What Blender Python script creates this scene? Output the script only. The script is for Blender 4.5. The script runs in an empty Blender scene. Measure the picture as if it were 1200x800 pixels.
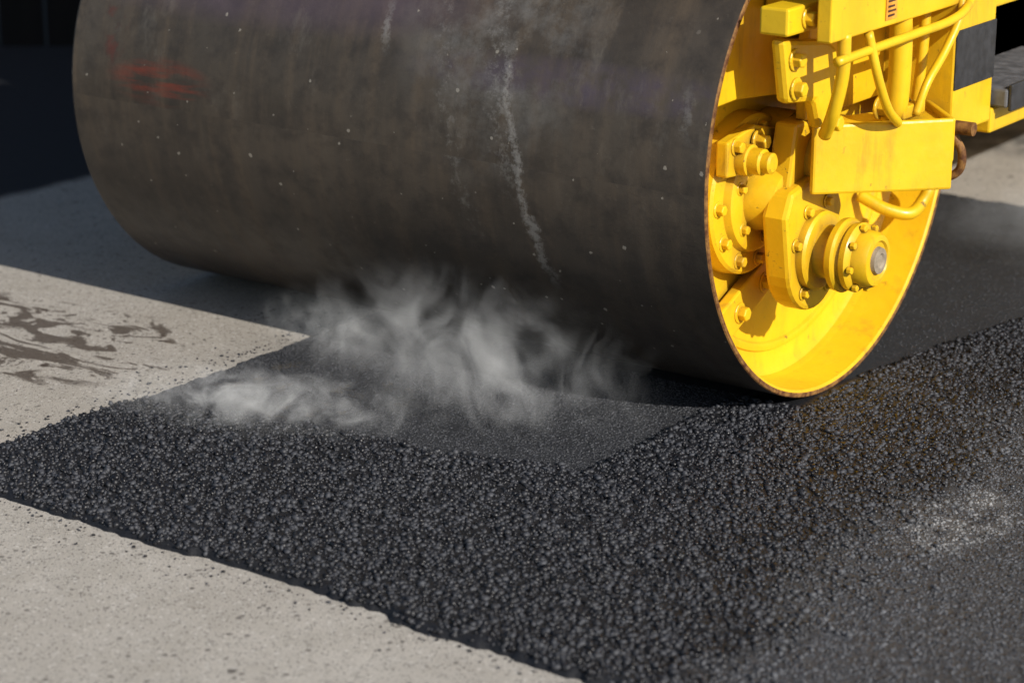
import bpy, bmesh, math, random
import numpy as np
from mathutils import Vector, Matrix
random.seed(3); rng=np.random.default_rng(7)
scene=bpy.context.scene
rad=math.radians

# ------------------------------------------------------------------ helpers
def link(o,parent=None):
    scene.collection.objects.link(o)
    if parent: o.parent=parent
    return o
def mesh_obj(name,verts,faces,mat=None,parent=None,smooth=False,bevel=0,seg=2,mats=None,midx=None):
    me=bpy.data.meshes.new(name); me.from_pydata([tuple(v) for v in verts],[],faces); me.update()
    o=bpy.data.objects.new(name,me)
    for m in (mats or ([mat] if mat else [])): me.materials.append(m)
    if midx is not None:
        for p,i in zip(me.polygons,midx): p.material_index=i
    if smooth:
        for p in me.polygons: p.use_smooth=True
    if bevel:
        b=o.modifiers.new('bevel','BEVEL'); b.width=bevel; b.segments=seg; b.limit_method='ANGLE'; b.angle_limit=rad(35)
        b.harden_normals=False
    return link(o,parent)
def box(name,x0,x1,y0,y1,z0,z1,mat,parent,bevel=.004):
    v=[(x0,y0,z0),(x1,y0,z0),(x1,y1,z0),(x0,y1,z0),(x0,y0,z1),(x1,y0,z1),(x1,y1,z1),(x0,y1,z1)]
    f=[(0,3,2,1),(4,5,6,7),(0,1,5,4),(1,2,6,5),(2,3,7,6),(3,0,4,7)]
    return mesh_obj(name,v,f,mat,parent,bevel=bevel)
def plate(name,pts,x0,x1,mat,parent,bevel=.004):
    """polygon in y,z extruded along x"""
    a=sum(pts[i][0]*pts[(i+1)%len(pts)][1]-pts[(i+1)%len(pts)][0]*pts[i][1] for i in range(len(pts)))
    if a<0: pts=pts[::-1]
    n=len(pts)
    v=[(x0,p[0],p[1]) for p in pts]+[(x1,p[0],p[1]) for p in pts]
    f=[tuple(range(n-1,-1,-1)),tuple(range(n,2*n))]+[(i,(i+1)%n,n+(i+1)%n,n+i) for i in range(n)]
    return mesh_obj(name,v,f,mat,parent,bevel=bevel)
def lathe(name,prof,cy,cz,mat,parent,n=48,mats=None,pm=None,split=True):
    """profile list of (x,r) revolved round an axis parallel to x; r=0 closes"""
    v=[];f=[];mi=[]
    for x,r in prof:
        for k in range(n):
            a=2*math.pi*k/n; v.append((x,cy+r*math.cos(a),cz+r*math.sin(a)))
    for i in range(len(prof)-1):
        for k in range(n):
            k2=(k+1)%n; f.append((i*n+k,i*n+k2,(i+1)*n+k2,(i+1)*n+k)); mi.append(pm[i] if pm else 0)
    o=mesh_obj(name,v,f,mat,parent,smooth=True,mats=mats,midx=mi)
    bm=bmesh.new(); bm.from_mesh(o.data); bmesh.ops.remove_doubles(bm,verts=bm.verts,dist=1e-5)
    bmesh.ops.recalc_face_normals(bm,faces=bm.faces)
    for e in bm.edges:
        if len(e.link_faces)==2 and e.calc_face_angle(0)>rad(32): e.smooth=False
    bm.to_mesh(o.data); bm.free()
    return o
def hexbolt(name,x,y,z,r,h,mat,parent,washer=True):
    prof=[]
    a0=random.random()
    v=[];f=[]
    def ring(xx,rr,n,off=0):
        s=len(v)
        for k in range(n):
            a=2*math.pi*k/n+off; v.append((xx,y+rr*math.cos(a),z+rr*math.sin(a)))
        return list(range(s,s+n))
    def join(a,b):
        n=len(a)
        for k in range(n): f.append((a[k],a[(k+1)%n],b[(k+1)%n],b[k]))
    if washer:
        w0=ring(x,r*1.45,18);w1=ring(x+h*.18,r*1.45,18);join(w0,w1);f.append(tuple(w1))
    h0=ring(x+h*.18,r,6,a0);h1=ring(x+h*.9,r,6,a0);h2=ring(x+h,r*.82,6,a0)
    join(h0,h1);join(h1,h2);f.append(tuple(h2))
    return mesh_obj(name,v,f,mat,parent,bevel=.0012,seg=1)
def tube(name,pts,r,mat,parent,n=14,sub=8,caps=True):
    P=[Vector(p) for p in pts]; Q=[]
    E=[P[0]*2-P[1]]+P+[P[-1]*2-P[-2]]
    for i in range(1,len(E)-2):
        for s in range(sub):
            t=s/sub; a,b,c,d=E[i-1],E[i],E[i+1],E[i+2]
            Q.append(.5*((2*b)+(c-a)*t+(2*a-5*b+4*c-d)*t*t+(-a+3*b-3*c+d)*t**3))
    Q.append(P[-1])
    v=[];f=[]; up=Vector((1,.03,.02))
    for i,q in enumerate(Q):
        t=(Q[min(i+1,len(Q)-1)]-Q[max(i-1,0)]).normalized()
        s=t.cross(up).normalized(); w=s.cross(t)
        for k in range(n):
            a=2*math.pi*k/n; v.append(q+s*(r*math.cos(a))+w*(r*math.sin(a)))
    for i in range(len(Q)-1):
        for k in range(n): f.append((i*n+k,i*n+(k+1)%n,(i+1)*n+(k+1)%n,(i+1)*n+k))
    if caps: f.append(tuple(range(n-1,-1,-1))); f.append(tuple(range((len(Q)-1)*n,len(Q)*n)))
    o=mesh_obj(name,v,f,mat,parent,smooth=True)
    return o

class NT:
    def __init__(s,name,vol=False):
        s.m=bpy.data.materials.new(name); s.m.use_nodes=True; s.t=s.m.node_tree; s.t.nodes.clear()
        s.out=s.t.nodes.new('ShaderNodeOutputMaterial')
        if not vol:
            s.b=s.t.nodes.new('ShaderNodeBsdfPrincipled'); s.t.links.new(s.b.outputs[0],s.out.inputs[0])
        s.tc=s.t.nodes.new('ShaderNodeTexCoord')
    def n(s,t,**k):
        d=s.t.nodes.new(t)
        for a,b in k.items(): setattr(d,a,b)
        return d
    def l(s,a,b): s.t.links.new(a,b)
    def setv(s,sock,v):
        if hasattr(v,'is_linked') or hasattr(v,'links'): s.l(v,sock)
        else: sock.default_value=v
    def obj(s): return s.tc.outputs['Object']
    def mapping(s,scale=(1,1,1),loc=(0,0,0),rot=(0,0,0),src=None):
        d=s.n('ShaderNodeMapping'); d.inputs['Scale'].default_value=scale; d.inputs['Location'].default_value=loc; d.inputs['Rotation'].default_value=rot
        s.l(src or s.obj(),d.inputs[0]); return d.outputs[0]
    def noise(s,scale,detail=4,rough=.55,src=None,dist=0):
        d=s.n('ShaderNodeTexNoise'); d.inputs['Scale'].default_value=scale; d.inputs['Detail'].default_value=detail; d.inputs['Roughness'].default_value=rough; d.inputs['Distortion'].default_value=dist
        s.l(src or s.obj(),d.inputs['Vector']); return d.outputs['Fac']
    def voro(s,scale,src=None,feature='F1',out='Distance',rnd=1):
        d=s.n('ShaderNodeTexVoronoi',feature=feature); d.inputs['Scale'].default_value=scale; d.inputs['Randomness'].default_value=rnd
        s.l(src or s.obj(),d.inputs['Vector']); return d.outputs[out]
    def ramp(s,v,a,b,lo=0.,hi=1.,smooth=False):
        d=s.n('ShaderNodeMapRange'); d.interpolation_type='SMOOTHSTEP' if smooth else 'LINEAR'
        s.l(v,d.inputs['Value'])
        for k,x in (('From Min',a),('From Max',b),('To Min',lo),('To Max',hi)): d.inputs[k].default_value=x
        return d.outputs[0]
    def math(s,op,a,b=0.,c=None):
        d=s.n('ShaderNodeMath',operation=op); s.setv(d.inputs[0],a); s.setv(d.inputs[1],b)
        if c is not None: s.setv(d.inputs[2],c)
        return d.outputs[0]
    def mix(s,f,a,b,mode='MIX'):
        d=s.n('ShaderNodeMix',data_type='RGBA',blend_type=mode)
        s.setv(d.inputs[0],f)
        for i,x in ((6,a),(7,b)):
            if isinstance(x,tuple): d.inputs[i].default_value=(*x,1)[:4]
            else: s.l(x,d.inputs[i])
        return d.outputs[2]
    def bump(s,h,st=.3,dist=.01,nrm=None):
        d=s.n('ShaderNodeBump'); d.inputs['Strength'].default_value=st; d.inputs['Distance'].default_value=dist
        s.l(h,d.inputs['Height'])
        if nrm is not None: s.l(nrm,d.inputs['Normal'])
        return d.outputs[0]
    def xyz(s,src=None):
        d=s.n('ShaderNodeSeparateXYZ'); s.l(src or s.obj(),d.inputs[0]); return d.outputs
    def fin(s,col=None,rough=None,metal=None,nrm=None,spec=None,coat=None):
        for k,v in (('Base Color',col),('Roughness',rough),('Metallic',metal),('Normal',nrm),('Specular IOR Level',spec),('Coat Weight',coat)):
            if v is None: continue
            if isinstance(v,tuple): v=(*v,1)[:4]
            s.setv(s.b.inputs[k],v)
        return s.m
def blob(t,X,Z,cx,cz,rx,rz):
    """soft 1..0 ellipse mask"""
    a=t.math('DIVIDE',t.math('SUBTRACT',X,cx),rx); b=t.math('DIVIDE',t.math('SUBTRACT',Z,cz),rz)
    d=t.math('ADD',t.math('MULTIPLY',a,a),t.math('MULTIPLY',b,b))
    return t.ramp(d,0.,1.,1.,0.,True)

# ------------------------------------------------------------------ materials
def yellow(name,dirt=.5,base=(.86,.55,.012)):
    t=NT(name)
    big=t.noise(5,5,.6); fine=t.noise(60,4,.6); sp=t.noise(28,6,.75)
    c=t.mix(t.ramp(big,.35,.7),base,(base[0]*.84,base[1]*.78,base[2]*.8))
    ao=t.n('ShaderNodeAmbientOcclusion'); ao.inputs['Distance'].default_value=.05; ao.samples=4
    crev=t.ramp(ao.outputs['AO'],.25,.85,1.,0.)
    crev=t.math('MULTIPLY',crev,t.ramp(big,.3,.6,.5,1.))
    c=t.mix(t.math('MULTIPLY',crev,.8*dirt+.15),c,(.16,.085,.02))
    spots=t.ramp(sp,.63,.69)
    c=t.mix(t.math('MULTIPLY',spots,.85*dirt),c,(.12,.07,.03))
    scr=t.ramp(t.noise(1,5,.7,t.mapping((90,14,40))),.68,.73)
    c=t.mix(t.math('MULTIPLY',scr,.5*dirt),c,(.25,.16,.06))
    run=t.math('MULTIPLY',t.ramp(t.noise(1,5,.65,t.mapping((20,26,4))),.54,.70),t.ramp(big,.40,.60))
    c=t.mix(t.math('MULTIPLY',run,.6*dirt),c,(.22,.125,.03))
    n=t.bump(t.math('ADD',t.math('MULTIPLY',fine,.3),t.math('MULTIPLY',big,1.)),.3,.006)
    return t.fin(c,t.ramp(fine,.3,.7,.28,.5),0.,n,.5)
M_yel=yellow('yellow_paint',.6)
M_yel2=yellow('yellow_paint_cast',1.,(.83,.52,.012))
def rusty():
    t=NT('worn_rusty_edge'); a=t.noise(45,6,.7)
    c=t.mix(t.ramp(a,.4,.6),(.10,.035,.012),(.30,.15,.04))
    return t.fin(c,.7,.2,t.bump(a,.4,.003))
M_rust=rusty()
def darkmetal(name,c=(.02,.02,.022),r=.5):
    t=NT(name); a=t.noise(30,5,.6)
    col=t.mix(t.ramp(a,.35,.7),c,tuple(x*1.9+.004 for x in c))
    return t.fin(col,t.ramp(a,.3,.7,r-.1,r+.15),.0,t.bump(a,.2,.003))
M_blk=darkmetal('black_paint'); M_grey=darkmetal('worn_steel',(.09,.09,.095),.5)
M_hub=darkmetal('dusty_hub_centre',(.20,.165,.12),.7)
M_label=darkmetal('label_orange',(.55,.24,.03),.5); M_ink=darkmetal('label_ink',(.05,.02,.01),.6)

def drum_mat():
    t=NT('oiled_steel_drum'); X,Y,Z=t.xyz()
    ang=t.math('ARCTAN2',t.math('SUBTRACT',Z,.6),Y)
    cb=t.n('ShaderNodeCombineXYZ'); t.l(X,cb.inputs[0]); t.l(t.math('MULTIPLY',ang,.6),cb.inputs[1]); uv=cb.outputs[0]
    streak=t.noise(1,6,.6,t.mapping((16,1.1,1),src=uv))
    big=t.noise(2.2,5,.6,uv); med=t.noise(14,6,.65,uv); fine=t.noise(120,4,.7,uv); grit=t.noise(38,9,.8,uv)
    c=t.mix(t.ramp(big,.35,.68),(.060,.049,.039),(.115,.094,.073))
    c=t.mix(t.math('MULTIPLY',t.ramp(streak,.46,.68),.6),c,(.145,.108,.074))
    c=t.mix(t.math('MULTIPLY',t.ramp(med,.46,.66),.65),c,(.042,.036,.032))
    pb=t.math('MULTIPLY',blob(t,X,Z,-1.35,.93,.85,.12),t.ramp(big,.25,.55))
    c=t.mix(t.math('MULTIPLY',pb,.6),c,(.14,.10,.135))
    c=t.mix(t.math('MULTIPLY',t.math('MULTIPLY',blob(t,X,Z,-.35,.80,.55,.06),t.ramp(med,.35,.6)),.5),c,(.13,.10,.145))
    # pale dusty patches and scuffs
    dn=t.noise(5,9,.75,uv)
    gz=t.math('MULTIPLY',blob(t,X,Z,-.58,1.02,.34,.55),t.ramp(dn,.45,.62)); c=t.mix(t.math('MULTIPLY',gz,.65),c,(.23,.22,.205))
    du=t.math('MULTIPLY',t.ramp(t.noise(1,9,.78,t.mapping((7,3.2,1),(5,2,0),src=uv)),.55,.70),t.ramp(Z,.35,.75))
    c=t.mix(t.math('MULTIPLY',du,.5),c,(.21,.185,.155))
    rd=t.math('MULTIPLY',blob(t,X,Z,-1.60,.665,.20,.07),t.ramp(t.noise(1,6,.7,t.mapping((5,40,1),src=uv)),.44,.62))
    c=t.mix(t.math('MULTIPLY',rd,.75),c,(.26,.05,.03))
    rd2=t.math('MULTIPLY',blob(t,X,Z,-1.76,.80,.05,.14),t.ramp(med,.5,.62)); c=t.mix(t.math('MULTIPLY',rd2,.5),c,(.2,.04,.03))
    c=t.mix(t.math('MULTIPLY',t.ramp(Z,.55,.15),.5),c,(.022,.019,.017))  # underside shade painted into the drum colour, darker towards the ground
    lean=t.math('ADD',X,t.math('MULTIPLY',t.math('SUBTRACT',Z,.35),.22))
    wob=t.math('ADD',lean,t.math('MULTIPLY',t.math('SUBTRACT',t.noise(9,7,.75,uv),.5),.11))
    def line(x0,w,z0,z1,th=.5,dens=1.,src=None):
        d=t.math('ABSOLUTE',t.math('SUBTRACT',wob,x0)); m=t.ramp(d,0.,w,1.,0.,True)
        zz=t.math('MULTIPLY',t.ramp(Z,z0,z0+.08),t.ramp(Z,z1-.1,z1,1.,0.))
        g=t.ramp(t.math('ADD',src or grit,t.math('MULTIPLY',m,.12)),th,th+.14)
        return t.math('MULTIPLY',t.math('MULTIPLY',t.math('POWER',m,.7),zz),t.math('MULTIPLY',g,dens))
    w=line(-.445,.026,.30,.90,.53,.75)
    w=t.math('MAXIMUM',w,line(-.47,.07,.50,1.3,.60,.5))
    w=t.math('MAXIMUM',w,line(-.62,.06,.40,1.3,.62,.35))
    w=t.math('MAXIMUM',w,line(-.80,.020,.80,.95,.52,.8))
    w=t.math('MAXIMUM',w,line(.03,.04,.70,.85,.55,.5))
    c=t.mix(t.math('MULTIPLY',w,.68),c,(.42,.41,.39))
    vs=t.voro(30,uv); sc=t.n('ShaderNodeSeparateColor'); t.l(t.voro(30,uv,out='Color'),sc.inputs[0])
    rr=t.math('MULTIPLY',t.math('POWER',sc.outputs[1],2.5),.16)
    spk=t.math('MULTIPLY',t.math('LESS_THAN',t.math('ADD',vs,t.math('MULTIPLY',t.math('SUBTRACT',fine,.5),.3)),rr),t.ramp(sc.outputs[0],.4,.42))
    c=t.mix(t.math('MULTIPLY',spk,.7),c,(.42,.38,.32))
    c=t.mix(t.math('MULTIPLY',t.ramp(grit,.60,.69),.45),c,(.20,.17,.14))
    c=t.mix(t.math('MULTIPLY',t.ramp(grit,.38,.31),.5),c,(.02,.018,.016))
    h=t.math('ADD',t.math('MULTIPLY',med,.5),t.math('MULTIPLY',grit,.7)); h=t.math('ADD',h,t.math('MULTIPLY',spk,.8)); h=t.math('ADD',h,t.math('MULTIPLY',w,.5))
    n=t.bump(h,.6,.003)
    r=t.ramp(t.math('ADD',t.math('MULTIPLY',streak,.6),t.math('MULTIPLY',med,.4)),.3,.7,.32,.58)
    r=t.math('MAXIMUM',r,t.math('MULTIPLY',w,.8))
    return t.fin(c,r,.25,n,.45)
M_drum=drum_mat()

def concrete_mat():
    t=NT('concrete'); X,Y,Z=t.xyz()
    big=t.noise(.9,6,.6); med=t.noise(9,6,.65); fine=t.noise(170,3,.7)
    c=t.mix(t.ramp(big,.3,.7),(.45,.415,.37),(.56,.525,.475))
    c=t.mix(t.math('MULTIPLY',t.ramp(med,.4,.7),.45),c,(.33,.30,.255))
    lf=t.math('MULTIPLY',t.ramp(Y,-1.62,-1.5),1.); c=t.mix(t.math('MULTIPLY',lf,.35),c,(.36,.32,.27))
    for sc,th,col,am in ((150,.66,(.11,.10,.09),.8),(95,.78,(.68,.65,.61),.55),(240,.55,(.18,.165,.15),.6),(60,.9,(.10,.09,.08),.7)):
        v=t.voro(sc); vc=t.n('ShaderNodeSeparateColor'); t.l(t.voro(sc,out='Color'),vc.inputs[0])
        k=t.math('MULTIPLY',t.ramp(v,.28,.42,1.,0.),t.ramp(vc.outputs[0],th,th+.03))
        c=t.mix(t.math('MULTIPLY',k,am),c,col)
    v=t.voro(9); vc=t.n('ShaderNodeSeparateColor'); t.l(t.voro(9,out='Color'),vc.inputs[0])
    dv=t.math('ADD',v,t.math('MULTIPLY',t.math('SUBTRACT',t.noise(60,4,.6),.5),.16))
    k=t.math('MULTIPLY',t.ramp(dv,.07,.13,1.,0.),t.ramp(vc.outputs[0],.62,.64))
    c=t.mix(t.math('MULTIPLY',k,.75),c,(.05,.042,.036))
    k2=t.ramp(t.noise(26,5,.6),.66,.72); c=t.mix(t.math('MULTIPLY',k2,.45),c,(.12,.10,.08))
    st=blob(t,X,Y,-1.90,-.82,.60,.40)
    sn=t.noise(1,7,.66,t.mapping((5,12,1),rot=(0,0,.5)),dist=1.2)
    s1=t.math('MULTIPLY',st,t.ramp(sn,.49,.57)); s1=t.ramp(s1,.12,.40)
    c=t.mix(t.math('MULTIPLY',s1,.80),c,(.065,.044,.03))
    dx=t.ramp(X,-1.75,-1.28,0.,1.)
    cr=t.math('MULTIPLY',dx,t.ramp(Y,-1.9,-1.3,0.,1.)); g=t.math('ADD',t.noise(45,5,.7),t.math('MULTIPLY',cr,.08))
    c=t.mix(t.math('MULTIPLY',t.ramp(g,.68,.73),.8),c,(.03,.028,.026))
    lane=t.ramp(t.math('ADD',X,t.math('MULTIPLY',t.math('SUBTRACT',t.noise(3,4),.5),.12)),-3.06,-3.0,1.,0.)
    c=t.mix(lane,c,(.030,.031,.036))
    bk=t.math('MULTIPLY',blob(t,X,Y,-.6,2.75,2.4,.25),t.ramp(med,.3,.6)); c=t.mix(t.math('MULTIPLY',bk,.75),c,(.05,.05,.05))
    h=t.math('ADD',t.math('MULTIPLY',fine,.6),t.math('MULTIPLY',med,.8))
    n=t.bump(h,.8,.006)
    r=t.math('SUBTRACT',.88,t.math('MULTIPLY',s1,.5))
    return t.fin(c,r,0.,n,.3)
M_conc=concrete_mat()

def asphalt_mat(name,stone=False):
    t=NT(name)
    z=t.n('ShaderNodeAttribute'); z.attribute_name='zone'; zone=z.outputs['Fac']   # 0 loose .5 compact 1 old
    a=t.n('ShaderNodeAttribute'); a.attribute_name='tint'; tint=a.outputs['Fac']
    comp=t.ramp(zone,.1,.45); old=t.ramp(zone,.55,.95)
    fine=t.noise(260,3,.7); med=t.noise(14,5,.6); big=t.noise(2.5,5,.6)
    X,Y,Z=t.xyz(); dust=t.math('MULTIPLY',blob(t,X,Y,.62,-.58,.14,.28),t.ramp(med,.40,.60))
    if stone:
        c=t.mix(t.math('POWER',tint,1.8),(.009,.009,.0115),(.056,.059,.070))
        c=t.mix(t.math('MULTIPLY',comp,.6),c,t.mix(tint,(.024,.025,.029),(.085,.088,.098)))
        oldc=t.mix(t.math('POWER',tint,1.6),(.024,.026,.032),(.125,.130,.145))
        oldc=t.mix(t.math('MULTIPLY',dust,t.math('MULTIPLY',tint,.9)),oldc,(.42,.42,.42))
        c=t.mix(old,c,oldc)
        r=t.ramp(tint,0,1,.34,.60)
    else:
        c=t.mix(t.ramp(fine,.4,.7),(.007,.007,.009),(.020,.021,.025))
        c2=t.mix(t.ramp(fine,.4,.75),(.020,.021,.024),(.060,.062,.068))
        lm=t.math('MULTIPLY',blob(t,X,Y,-1.0,-.72,.30,.28),t.ramp(med,.54,.64))
        brn=t.mix(t.math('MULTIPLY',lm,.8),c2,(.14,.11,.065))
        c=t.mix(comp,c,brn)
        oc=t.mix(t.ramp(fine,.4,.7),(.026,.028,.034),(.080,.085,.098))
        oc=t.mix(t.math('MULTIPLY',dust,.35),oc,(.24,.24,.24))
        om=t.math('MULTIPLY',blob(t,X,Y,.86,-.37,.07,.05),t.ramp(med,.4,.5)); oc=t.mix(om,oc,(.55,.22,.02))
        c=t.mix(old,c,oc)
        r=t.ramp(med,.3,.7,.46,.66)
    n=t.bump(fine,.5,.0015)
    return t.fin(c,r,0.,n,.5)
M_asph=asphalt_mat('hot_asphalt'); M_stone=asphalt_mat('bitumen_coated_stone',True)

# ------------------------------------------------------------------ ground
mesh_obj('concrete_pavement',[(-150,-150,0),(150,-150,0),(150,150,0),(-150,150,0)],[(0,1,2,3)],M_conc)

def vnoise(x,y,s,seed):
    r=np.random.default_rng(seed).random((64,64))
    x=x*s+500;y=y*s+500
    xi=np.floor(x).astype(int);yi=np.floor(y).astype(int);fx=x-xi;fy=y-yi
    fx=fx*fx*(3-2*fx);fy=fy*fy*(3-2*fy)
    a=r[xi%64,yi%64];b=r[(xi+1)%64,yi%64];c=r[xi%64,(yi+1)%64];d=r[(xi+1)%64,(yi+1)%64]
    return (a*(1-fx)+b*fx)*(1-fy)+(c*(1-fx)+d*fx)*fy-.5
def sst(v,a,b):
    t=np.clip((v-a)/(b-a),0,1); return t*t*(3-2*t)
def fields(x,y):
    nz=vnoise(x,y,4,1)*.05+vnoise(x,y,14,2)*.03+vnoise(x,y,45,3)*.02
    e=np.minimum(x+1.31,np.minimum(y+1.655,1.95-y))+nz*.6
    edge=sst(e,-.008,.02)
    strip=sst(-(y-(-1.02+ (x+1.25)*.18))+nz*1.2,-.04,.04)
    xl=np.where(y<-.2,-.155,np.where(y<.1,-.155+(y+.2)*.55,.01+.19*(y-.1)))
    right=sst(x-xl+nz*.10,-.015,.015)*sst(1.7-y,0,.5)
    loose=np.maximum(strip,right)
    old=sst(x-.57+nz*3.+.12*(y+.8),-.13,.13)
    loose=loose*(1-old)
    zone=.5*(1-loose); zone=zone*(1-old)+old
    near=sst(np.abs(y),.12,.45)*.7+.3     # squeezed flat beside the drum
    h=.004+.013*loose*near+.003*old
    h=h+loose*near*(vnoise(x,y,7,5)*.006+vnoise(x,y,35,6)*.004+vnoise(x,y,110,9)*.004)+(1-loose)*(vnoise(x,y,6,7)*.003+vnoise(x,y,120,8)*.0012)
    h=h*edge-.006*(1-edge)
    return h,zone,edge,loose,old
dx=.006
xs=np.arange(-1.42,2.6,dx);ys=np.arange(-2.3,2.1,dx*1.2)
GX,GY=np.meshgrid(xs,ys,indexing='ij'); H,ZN,ED,_,_=fields(GX,GY)
nx,ny=GX.shape
V=np.stack([GX,GY,H],-1).reshape(-1,3)
I=np.arange(nx*ny).reshape(nx,ny)
F=np.stack([I[:-1,:-1],I[1:,:-1],I[1:,1:],I[:-1,1:]],-1).reshape(-1,4)
def fastmesh(name,V,F,mat,attrs):
    me=bpy.data.meshes.new(name); k=F.shape[1]
    me.vertices.add(len(V)); me.vertices.foreach_set('co',V.astype(np.float32).ravel())
    me.loops.add(F.size); me.loops.foreach_set('vertex_index',F.astype(np.int32).ravel())
    me.polygons.add(len(F)); me.polygons.foreach_set('loop_start',(np.arange(len(F))*k).astype(np.int32))
    me.update(calc_edges=True)
    for an,av in attrs.items():
        at=me.attributes.new(an,'FLOAT','POINT'); at.data.foreach_set('value',av.astype(np.float32).ravel())
    me.materials.append(mat)
    o=bpy.data.objects.new(name,me); return link(o)
asp=fastmesh('fresh_asphalt_road',V,F,M_asph,{'zone':ZN.reshape(-1),'tint':np.zeros(nx*ny)})
asp.data.polygons.foreach_set('use_smooth',np.ones(len(F),dtype=bool))

bm=bmesh.new(); bmesh.ops.create_icosphere(bm,subdivisions=1,radius=1)
ico=np.array([v.co[:] for v in bm.verts]); icf=np.array([[v.index for v in f.verts] for f in bm.faces]); bm.free()
shapes=np.array([ico*(1+.38*(rng.random((12,1))-.5)*2)*np.array([1,rng.uniform(.6,1),rng.uniform(.5,.85)]) for _ in range(40)])
def scatter(n,x0,x1,y0,y1,keep,rmin,rmax,sink,flat,jit=0.,pw=1.8):
    x=rng.uniform(x0,x1,n);y=rng.uniform(y0,y1,n)
    h,zn,ed,lo,old=fields(x,y); k=(rng.random(n)<keep(zn,ed,lo,old,x,y))&~((np.abs(y)<.16)&(x<.02)&(x>-1.95))
    x,y,h,zn=x[k],y[k],h[k],zn[k]; n=len(x)
    r=rmin+(rmax-rmin)*rng.random(n)**pw
    return x,y,h+r*(sink+jit*(rng.random(n)-.5)),zn,r,np.full(n,flat)
S=[]
S.append(scatter(120000,-1.33,.85,-1.70,1.7,lambda z,e,l,o,x,y:l*(e>.6),.0036,.0105,.02,.78,.6,2.0))
S.append(scatter(70000,-1.32,.0,-1.25,.0,lambda z,e,l,o,x,y:(1-l)*(1-o)*(e>.6),.0022,.0052,-.12,.5,.2))
S.append(scatter(36000,-1.0,.5,.3,2.0,lambda z,e,l,o,x,y:(1-l)*(1-o)*(e>.6)*.7,.002,.0045,-.15,.5,.2))
S.append(scatter(120000,.38,1.7,-1.9,1.4,lambda z,e,l,o,x,y:o*(e>.6),.0025,.0062,-.05,.6,.3))
n=420; sx=np.where(rng.random(n)<.6,-1.31-rng.exponential(.05,n),rng.uniform(-1.4,.6,n)); sy=rng.uniform(-1.62,-.3,n)
m=sx>-1.31; sy[m]=-1.665-rng.exponential(.02,m.sum())
rs=rng.uniform(.0015,.0045,n)
S.append((sx,sy,rs*.4,np.zeros(n),rs,np.full(n,.8)))
x,y,zc,zn,r,flat=[np.concatenate([s[i] for s in S]) for i in range(6)]
n=len(x)
q=rng.normal(size=(n,4)); q/=np.linalg.norm(q,axis=1)[:,None]; a,b,c,d=q.T
Rm=np.stack([np.stack([a*a+b*b-c*c-d*d,2*(b*c-a*d),2*(b*d+a*c)],-1),np.stack([2*(b*c+a*d),a*a-b*b+c*c-d*d,2*(c*d-a*b)],-1),np.stack([2*(b*d-a*c),2*(c*d+a*b),a*a-b*b-c*c+d*d],-1)],1)
sv=shapes[rng.integers(0,40,n)]
P=np.einsum('nij,nvj->nvi',Rm,sv)*r[:,None,None]
P[:,:,2]*=flat[:,None]
P[:,:,0]+=x[:,None];P[:,:,1]+=y[:,None];P[:,:,2]+=zc[:,None]
FF=(icf[None]+(np.arange(n)*12)[:,None,None]).reshape(-1,3)
tint=np.repeat(rng.random(n),12)
fastmesh('asphalt_aggregate',P.reshape(-1,3),FF,M_stone,{'zone':np.repeat(zn,12),'tint':tint})

# ------------------------------------------------------------------ road roller
RR=bpy.data.objects.new('road_roller',None); link(RR)
W=1.913
prof=[(-.10,.574),(-.006,.582),(-.001,.588),(0,.592),(0,.598),(-.003,.600),(-.30,.600),(-1.0,.600),(-1.6,.600),(-W+.012,.600),(-W,.592),(-W,.580),(-W+.10,.574)]
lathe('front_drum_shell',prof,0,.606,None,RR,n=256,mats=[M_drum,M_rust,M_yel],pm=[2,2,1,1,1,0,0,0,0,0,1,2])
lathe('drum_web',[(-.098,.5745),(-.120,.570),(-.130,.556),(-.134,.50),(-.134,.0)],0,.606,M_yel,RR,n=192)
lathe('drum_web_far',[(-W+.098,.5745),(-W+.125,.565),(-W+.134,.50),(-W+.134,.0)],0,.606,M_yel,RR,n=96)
lathe('web_ring',[(-.134,.515),(-.127,.511),(-.125,.502),(-.127,.494),(-.134,.49)],0,.606,M_yel2,RR,n=160)

pts=[]
for k in range(0,33):
    a=rad(163-146*k/32); pts.append((.562*math.cos(a),.606+.562*math.sin(a)))
pts+=[(.53,.60),(.20,.63),(-.06,.69),(-.11,.745),(-.40,.775)]
plate('fork_cheek',pts,-.075,-.045,M_yel,RR,.004)
lathe('flange_housing',[(-.134,.19),(-.092,.185),(-.086,.178),(-.086,.135),(-.070,.128),(-.066,.120),(-.066,.08),(-.02,.070),(.0,.062),(.004,.05),(.004,0)],-.245,.525,M_yel2,RR,n=72)
for k in range(11):
    a=rad(18+k*360/11); hexbolt('flange_bolt_%d'%k,-.087,-.245+.157*math.cos(a),.525+.157*math.sin(a),.013,.02,M_yel2,RR)
for k in range(6):
    a=rad(40+k*60); hexbolt('cover_bolt_%d'%k,-.067,-.245+.10*math.cos(a),.525+.10*math.sin(a),.011,.016,M_yel2,RR)
plate('arm_plate',[(-.42,.68),(-.30,.70),(-.14,.66),(-.16,.56),(-.30,.59),(-.42,.60)],-.085,-.055,M_yel2,RR,.005)
lathe('stud_large',[(-.055,.036),(-.03,.036),(-.027,.030),(.0,.030),(.004,.024),(.022,.024),(.026,.018),(.026,0)],-.355,.632,M_yel2,RR,n=32)
hexbolt('stud_nut',-.05,-.30,.665,.017,.03,M_yel2,RR);hexbolt('stud_nut_b',-.05,-.24,.585,.017,.03,M_yel2,RR)
hexbolt('stud_nut_c',-.05,-.19,.635,.017,.04,M_yel2,RR);hexbolt('stud_nut_d',-.055,-.385,.665,.014,.02,M_yel2,RR)
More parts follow.
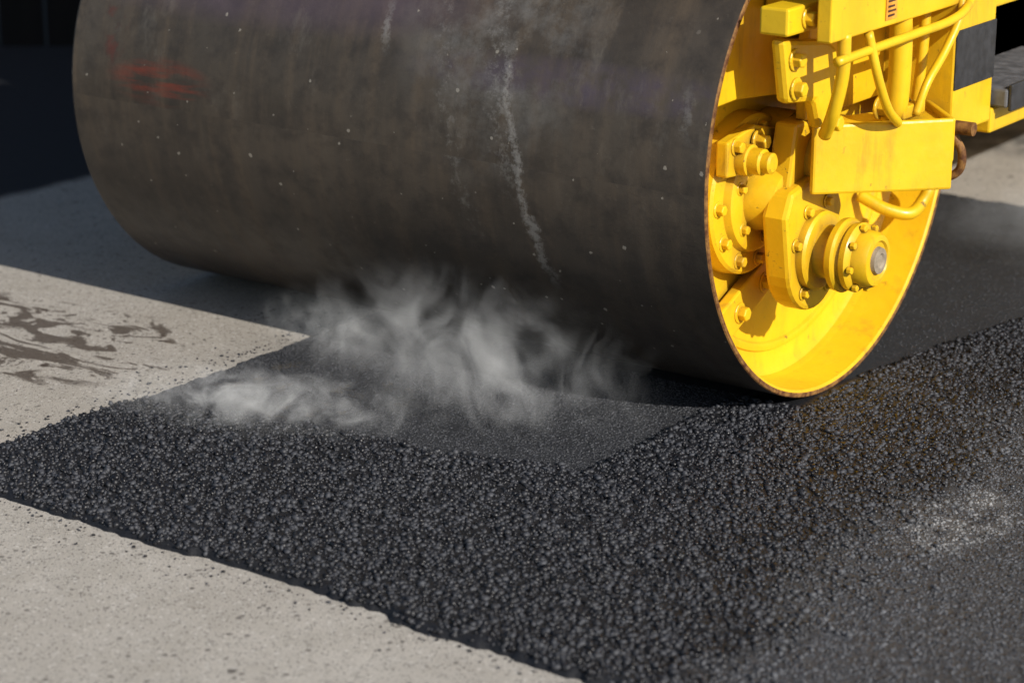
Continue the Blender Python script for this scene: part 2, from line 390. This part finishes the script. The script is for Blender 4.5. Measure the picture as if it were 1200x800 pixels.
lathe('motor_boss',[(-.13,.10),(-.05,.10),(-.04,.085),(.03,.085),(.04,.075),(.06,.075),(.066,.06),(.066,0)],-.12,.60,M_yel2,RR,n=48)
plate('lower_strap',[(-.37,.205),(-.33,.185),(-.10,.285),(-.06,.36),(-.14,.36),(-.36,.265)],-.124,-.095,M_yel2,RR,.005)
hexbolt('strap_bolt_a',-.096,-.275,.248,.017,.024,M_yel2,RR); hexbolt('strap_bolt_b',-.096,-.165,.297,.017,.024,M_yel2,RR)
# bearing lug
cy,cz=-.185,.402
lug=[]
for k in range(19):
    a=rad(-165+k*(195)/18); lug.append((cy+.01+.128*math.cos(a),cz-.01+.135*math.sin(a)))
lug+=[(-.055,.48),(-.09,.55),(-.20,.575),(-.30,.555),(-.325,.50)]
plate('bearing_lug',lug,-.02,.045,M_yel2,RR,.014)
plate('lug_web',[(-.28,.52),(-.08,.50),(-.06,.70),(-.24,.70)],-.04,.02,M_yel2,RR,.008)
lathe('bearing_flange',[(.040,.092),(.062,.092),(.068,.086),(.072,.062),(.098,.058),(.120,.055),(.125,.055)],cy,cz,M_yel2,RR,n=56)
lathe('hub_cap',[(.108,.050),(.108,.076),(.114,.084),(.128,.086),(.134,.082),(.136,.074),(.142,.072),(.146,.078),(.160,.080),(.166,.074),(.170,.066),(.196,.064),(.206,.058),(.208,.046),(.203,.042),(.203,.0)],cy,cz,M_yel2,RR,n=48)
lathe('hub_centre',[(.203,.032),(.212,.030),(.214,.018),(.210,.014),(.210,0)],cy,cz,M_hub,RR,n=24)
for k in range(8):
    a=rad(k*45+10); hexbolt('cap_bolt_%d'%k,.166,cy+.073*math.cos(a),cz+.073*math.sin(a),.009,.014,M_yel2,RR,False)
for a in (70,120,165,235,300): hexbolt('lug_bolt_%d'%a,.046,cy+.01+.108*math.cos(rad(a)),cz+.112*math.sin(rad(a)),.011,.015,M_yel2,RR)

plate('bracket_cheek',[(-.455,.93),(-.25,.90),(-.205,.875),(-.195,.80),(-.235,.715),(-.27,.70),(-.30,.77),(-.42,.785)],.060,.095,M_yel,RR,.012)
hexbolt('bracket_bolt_a',.096,-.405,.880,.017,.024,M_yel,RR); hexbolt('bracket_bolt_b',.096,-.395,.815,.017,.024,M_yel,RR)
def slab(name,p0,p1,z0,z1,th,mat,z0b=None,z1b=None,bevel=.004):
    p0=Vector(p0);p1=Vector(p1);d=(p1-p0).normalized();nn=Vector((d.y,-d.x))*th
    z0b=z0 if z0b is None else z0b; z1b=z1 if z1b is None else z1b
    v=[(p0.x,p0.y,z0),(p1.x,p1.y,z0b),(p1.x-nn.x,p1.y-nn.y,z0b),(p0.x-nn.x,p0.y-nn.y,z0),
       (p0.x,p0.y,z1),(p1.x,p1.y,z1b),(p1.x-nn.x,p1.y-nn.y,z1b),(p0.x-nn.x,p0.y-nn.y,z1)]
    return mesh_obj(name,v,[(0,3,2,1),(4,5,6,7),(0,1,5,4),(1,2,6,5),(2,3,7,6),(3,0,4,7)],mat,RR,bevel=bevel)
slab('guard_plate',(.075,-.265),(.28,.02),.550,.708,.018,M_yel,.535,.700,.006)
slab('guard_return',(.28,.022),(.12,.20),.60,.700,.014,M_yel,.62,.70,.004)
mesh_obj('guard_shelf',[(.075,-.262,.690),(.275,.02,.684),(.12,.17,.684),(.02,-.10,.690)],[(0,1,2,3)],M_yel,RR)
box('terminal_block',.06,.13,-.50,-.335,.945,1.005,M_yel,RR,.006)
hexbolt('terminal_bolt',.131,-.42,.975,.016,.022,M_yel,RR)
box('side_frame_plate',.165,.20,-.44,.22,.93,1.75,M_yel,RR,.004)
box('frame_inner_box',-.04,.163,-.30,.20,.96,1.75,M_yel,RR,.004)
box('recess_back',-.01,.02,-.20,.19,.70,.958,M_yel2,RR,.004)
box('label',.201,.203,-.195,-.145,.945,1.03,M_label,RR,0)
for i,zz in enumerate((.952,.962,.972,.984,.996,1.008)):
    box('label_line_%d'%i,.2035,.2042,-.188,-.152 if i%2 else -.158,zz,zz+.0045,M_ink,RR,0)
tube('pipe_a',[(.19,-.36,.94),(.185,-.352,.85),(.16,-.34,.76),(.12,-.30,.70)],.015,M_yel,RR)
tube('pipe_b',[(.17,-.06,.95),(.17,-.05,.84),(.16,-.04,.72),(.14,-.03,.69)],.026,M_yel,RR,n=20)
tube('pipe_c',[(.20,-.27,.93),(.215,-.245,.83),(.215,-.19,.75),(.20,-.11,.705),(.16,-.05,.69)],.0105,M_yel,RR)
tube('pipe_d',[(.195,-.40,.885),(.205,-.24,.893),(.215,-.07,.900),(.225,.08,.908),(.22,.18,.928),(.20,.26,.98)],.0105,M_yel,RR)
tube('pipe_e',[(.19,.0,.70),(.20,.03,.77),(.205,.10,.83),(.21,.16,.90),(.20,.19,.95)],.010,M_yel,RR)
tube('pipe_f',[(.13,.12,.70),(.14,.12,.80),(.14,.13,.93)],.013,M_yel2,RR)
for i,(yy,zz) in enumerate(((-.30,.730),(-.07,.722),(.03,.715))):
    hexbolt('hose_fitting_%d'%i,.13,yy,zz,.018,.03,M_yel2,RR)
box('small_bracket',.16,.185,-.05,.06,.695,.725,M_yel2,RR,.004)
box('frame_post',.0,.20,.17,.385,.62,1.75,M_yel,RR,.006)
box('black_band',-.002,.203,.172,.384,.728,.868,M_blk,RR,.002)
box('frame_beam',.0,.20,.386,3.2,.588,.650,M_yel,RR,.006)
box('frame_top_beam',.0,.195,.386,3.2,.892,1.30,M_yel,RR,.006)
box('step_tread',.02,.235,.395,.95,.652,.698,M_grey,RR,.006)
box('step_lip',.236,.246,.40,.945,.645,.71,M_blk,RR,.003)
box('bay_shade',-.10,-.02,.386,3.0,.65,.892,M_blk,RR,0)  # black box standing in for the shade inside the open gap
tube('latch_hook',[(.26,.04,.665),(.285,.05,.62),(.28,.055,.575),(.25,.05,.555),(.235,.04,.575)],.010,M_rust,RR)
lathe('latch_pin',[(.27,.0),(.27,.016),(.315,.016),(.315,0)],.045,.675,M_rust,RR,n=16)
tube('grab_pipe',[(-.12,.34,.40),(-.06,.36,.37),(-.01,.40,.355),(.0,.45,.375),(-.0,.475,.42),(-.09,.475,.45)],.016,M_yel2,RR)
box('shadow_cross_beam',-1.95,.0,-.30,.55,1.26,2.0,M_yel,RR,.01)  # unseen beam, made tall and deep so its shadow covers the far ground
box('far_side_plate',-W-.15,-W-.11,-.10,.6,.75,1.9,M_yel,RR,.004)
box('chassis',-1.95,-.02,.66,3.2,.62,1.25,M_yel,RR,.02)
box('engine_hood',-1.85,-.10,.75,2.4,1.25,2.15,M_yel,RR,.05)
box('operator_floor',-1.95,.15,2.3,3.3,1.25,1.32,M_blk,RR,.01)
box('seat_base',-1.2,-.6,2.7,3.1,1.32,1.75,M_blk,RR,.04)
box('seat_back',-1.2,-.6,3.1,3.2,1.75,2.2,M_blk,RR,.04)
lathe('rear_drum_shell',[(-.22,.0),(-.22,.574),(-.10,.578),(-.10,.6),(-1.80,.6),(-1.80,.578),(-1.70,.574),(-1.70,0)],3.75,.6,None,RR,n=96,mats=[M_yel,M_rust,M_drum],pm=[0,0,1,2,1,0,0])
box('rear_frame',.0,.18,3.2,4.2,.60,1.3,M_yel,RR,.02)

def backdrop_mat():
    t=NT('backdrop_black'); a=t.noise(8,5,.6,t.mapping((1,1,.1)))
    return t.fin(t.mix(a,(.004,.004,.005),(.014,.013,.013)),.8,0.,None,.2)
M_backdrop=backdrop_mat()
WL=bpy.data.objects.new('dark_backdrop',None); link(WL)  # made-up dark screen standing in for the unlit black background
p0=np.array([-7.2,.35]);p1=np.array([-3.4,3.1]); d=(p1-p0)/np.linalg.norm(p1-p0); nb=24
nrm=np.array([-d[1],d[0]])
for i in range(nb):
    a=p0+(p1-p0)*i/nb; b=p0+(p1-p0)*((i+.93)/nb); nn=nrm*.03
    v=[(*a,0),(*b,0),(*(b+nn),0),(*(a+nn),0)]; v+= [(q[0],q[1],2.4) for q in v]
    mesh_obj('backdrop_board_%d'%i,v,[(0,3,2,1),(4,5,6,7),(0,1,5,4),(1,2,6,5),(2,3,7,6),(3,0,4,7)],M_backdrop,WL)
for zz in (.3,1.9):
    a=p0+nrm*.031; b=p1+nrm*.031; nn=nrm*.05
    v=[(*a,zz),(*b,zz),(*(b+nn),zz),(*(a+nn),zz)]; v+=[(q[0],q[1],zz+.12) for q in v]
    mesh_obj('backdrop_rail_%d'%(zz*10),v,[(0,3,2,1),(4,5,6,7),(0,1,5,4),(1,2,6,5),(2,3,7,6),(3,0,4,7)],M_backdrop,WL)

# ------------------------------------------------------------------ steam
ST=bpy.data.objects.new('steam',None); link(ST)
def steam(name,loc,size,dens,seed,scale=4.,th=.5,stretch=(1,1,1),rot=(0,0,0),rate=1.,soft=.25,pw=1.2):
    t=NT('steam_'+name,True)
    pv=t.n('ShaderNodeVolumeScatter'); t.l(pv.outputs[0],t.out.inputs['Volume'])
    pv.inputs['Color'].default_value=(.96,.98,1,1); pv.inputs['Anisotropy'].default_value=-.3
    ge=t.tc.outputs['Object']
    d=t.n('ShaderNodeVectorMath',operation='LENGTH'); t.l(ge,d.inputs[0])
    mp=t.mapping((size[0]*scale*stretch[0],size[1]*scale*stretch[1],size[2]*scale*stretch[2]),(seed*3.1,seed*1.7,seed))
    w=t.noise(1.,6,.62,mp,dist=1.8)
    fall=t.ramp(d.outputs['Value'],.0,.97,1.,0.,True)
    e=t.math('SUBTRACT',t.math('ADD',w,t.math('MULTIPLY',fall,.10)),th)
    k=t.ramp(e,0.,soft,0.,1.)
    t.l(t.math('MULTIPLY',t.math('MULTIPLY',t.math('POWER',k,pw),fall),dens),pv.inputs['Density'])
    try: t.m.cycles.volume_step_rate=rate
    except Exception: pass
    bm=bmesh.new(); bmesh.ops.create_icosphere(bm,subdivisions=3,radius=1.0)
    me=bpy.data.meshes.new(name); bm.to_mesh(me); bm.free(); me.materials.append(t.m)
    o=bpy.data.objects.new(name,me); o.location=loc; o.scale=size; o.rotation_euler=rot; link(o,ST)
steam('plume_main',(-.54,-.74,.18),(.66,.18,.24),5.2,11,8,.49,(1,1,.8),rate=.6)
steam('wisp_ground',(-1.00,-.96,.05),(.62,.26,.075),8.5,3,10,.50,(1,1,1.4),rot=(0,0,.3),rate=.8)
steam('plume_edge',(-1.10,-.54,.09),(.30,.15,.12),4,6,10,.48,(1,1,.9))
steam('haze_behind',(.05,1.35,.16),(.5,.5,.2),1.8,5,4,.44,rate=1.5)

# ------------------------------------------------------------------ light & camera
sun_to=Vector((1.67,-.44,1.0)).normalized()
L=bpy.data.lights.new('sun','SUN'); L.energy=5; L.angle=rad(.5); L.color=(1,.95,.87)
lo=bpy.data.objects.new('sun',L); lo.rotation_euler=(-sun_to).to_track_quat('-Z','Y').to_euler(); link(lo)
w=bpy.data.worlds.new('World'); scene.world=w; w.use_nodes=True; nt=w.node_tree
sky=nt.nodes.new('ShaderNodeTexSky'); sky.sky_type='NISHITA'; sky.sun_disc=False
sky.sun_elevation=math.asin(sun_to.z); sky.sun_rotation=math.atan2(sun_to.x,sun_to.y)
nt.links.new(sky.outputs[0],nt.nodes['Background'].inputs[0]); nt.nodes['Background'].inputs[1].default_value=.08
cam=bpy.data.cameras.new('camera'); co=bpy.data.objects.new('camera',cam); link(co)
co.location=(2.556,-4.868,1.852); yaw=.948;pit=.307
fw=Vector((-math.cos(yaw)*math.cos(pit),math.sin(yaw)*math.cos(pit),-math.sin(pit)))
co.rotation_euler=fw.to_track_quat('-Z','Y').to_euler()
cam.lens=84; cam.sensor_width=36; cam.clip_end=1000
cam.dof.use_dof=True; cam.dof.focus_distance=5.35; cam.dof.aperture_fstop=2.6
scene.camera=co
scene.view_settings.view_transform='Standard'; scene.view_settings.look='None'; scene.view_settings.exposure=0
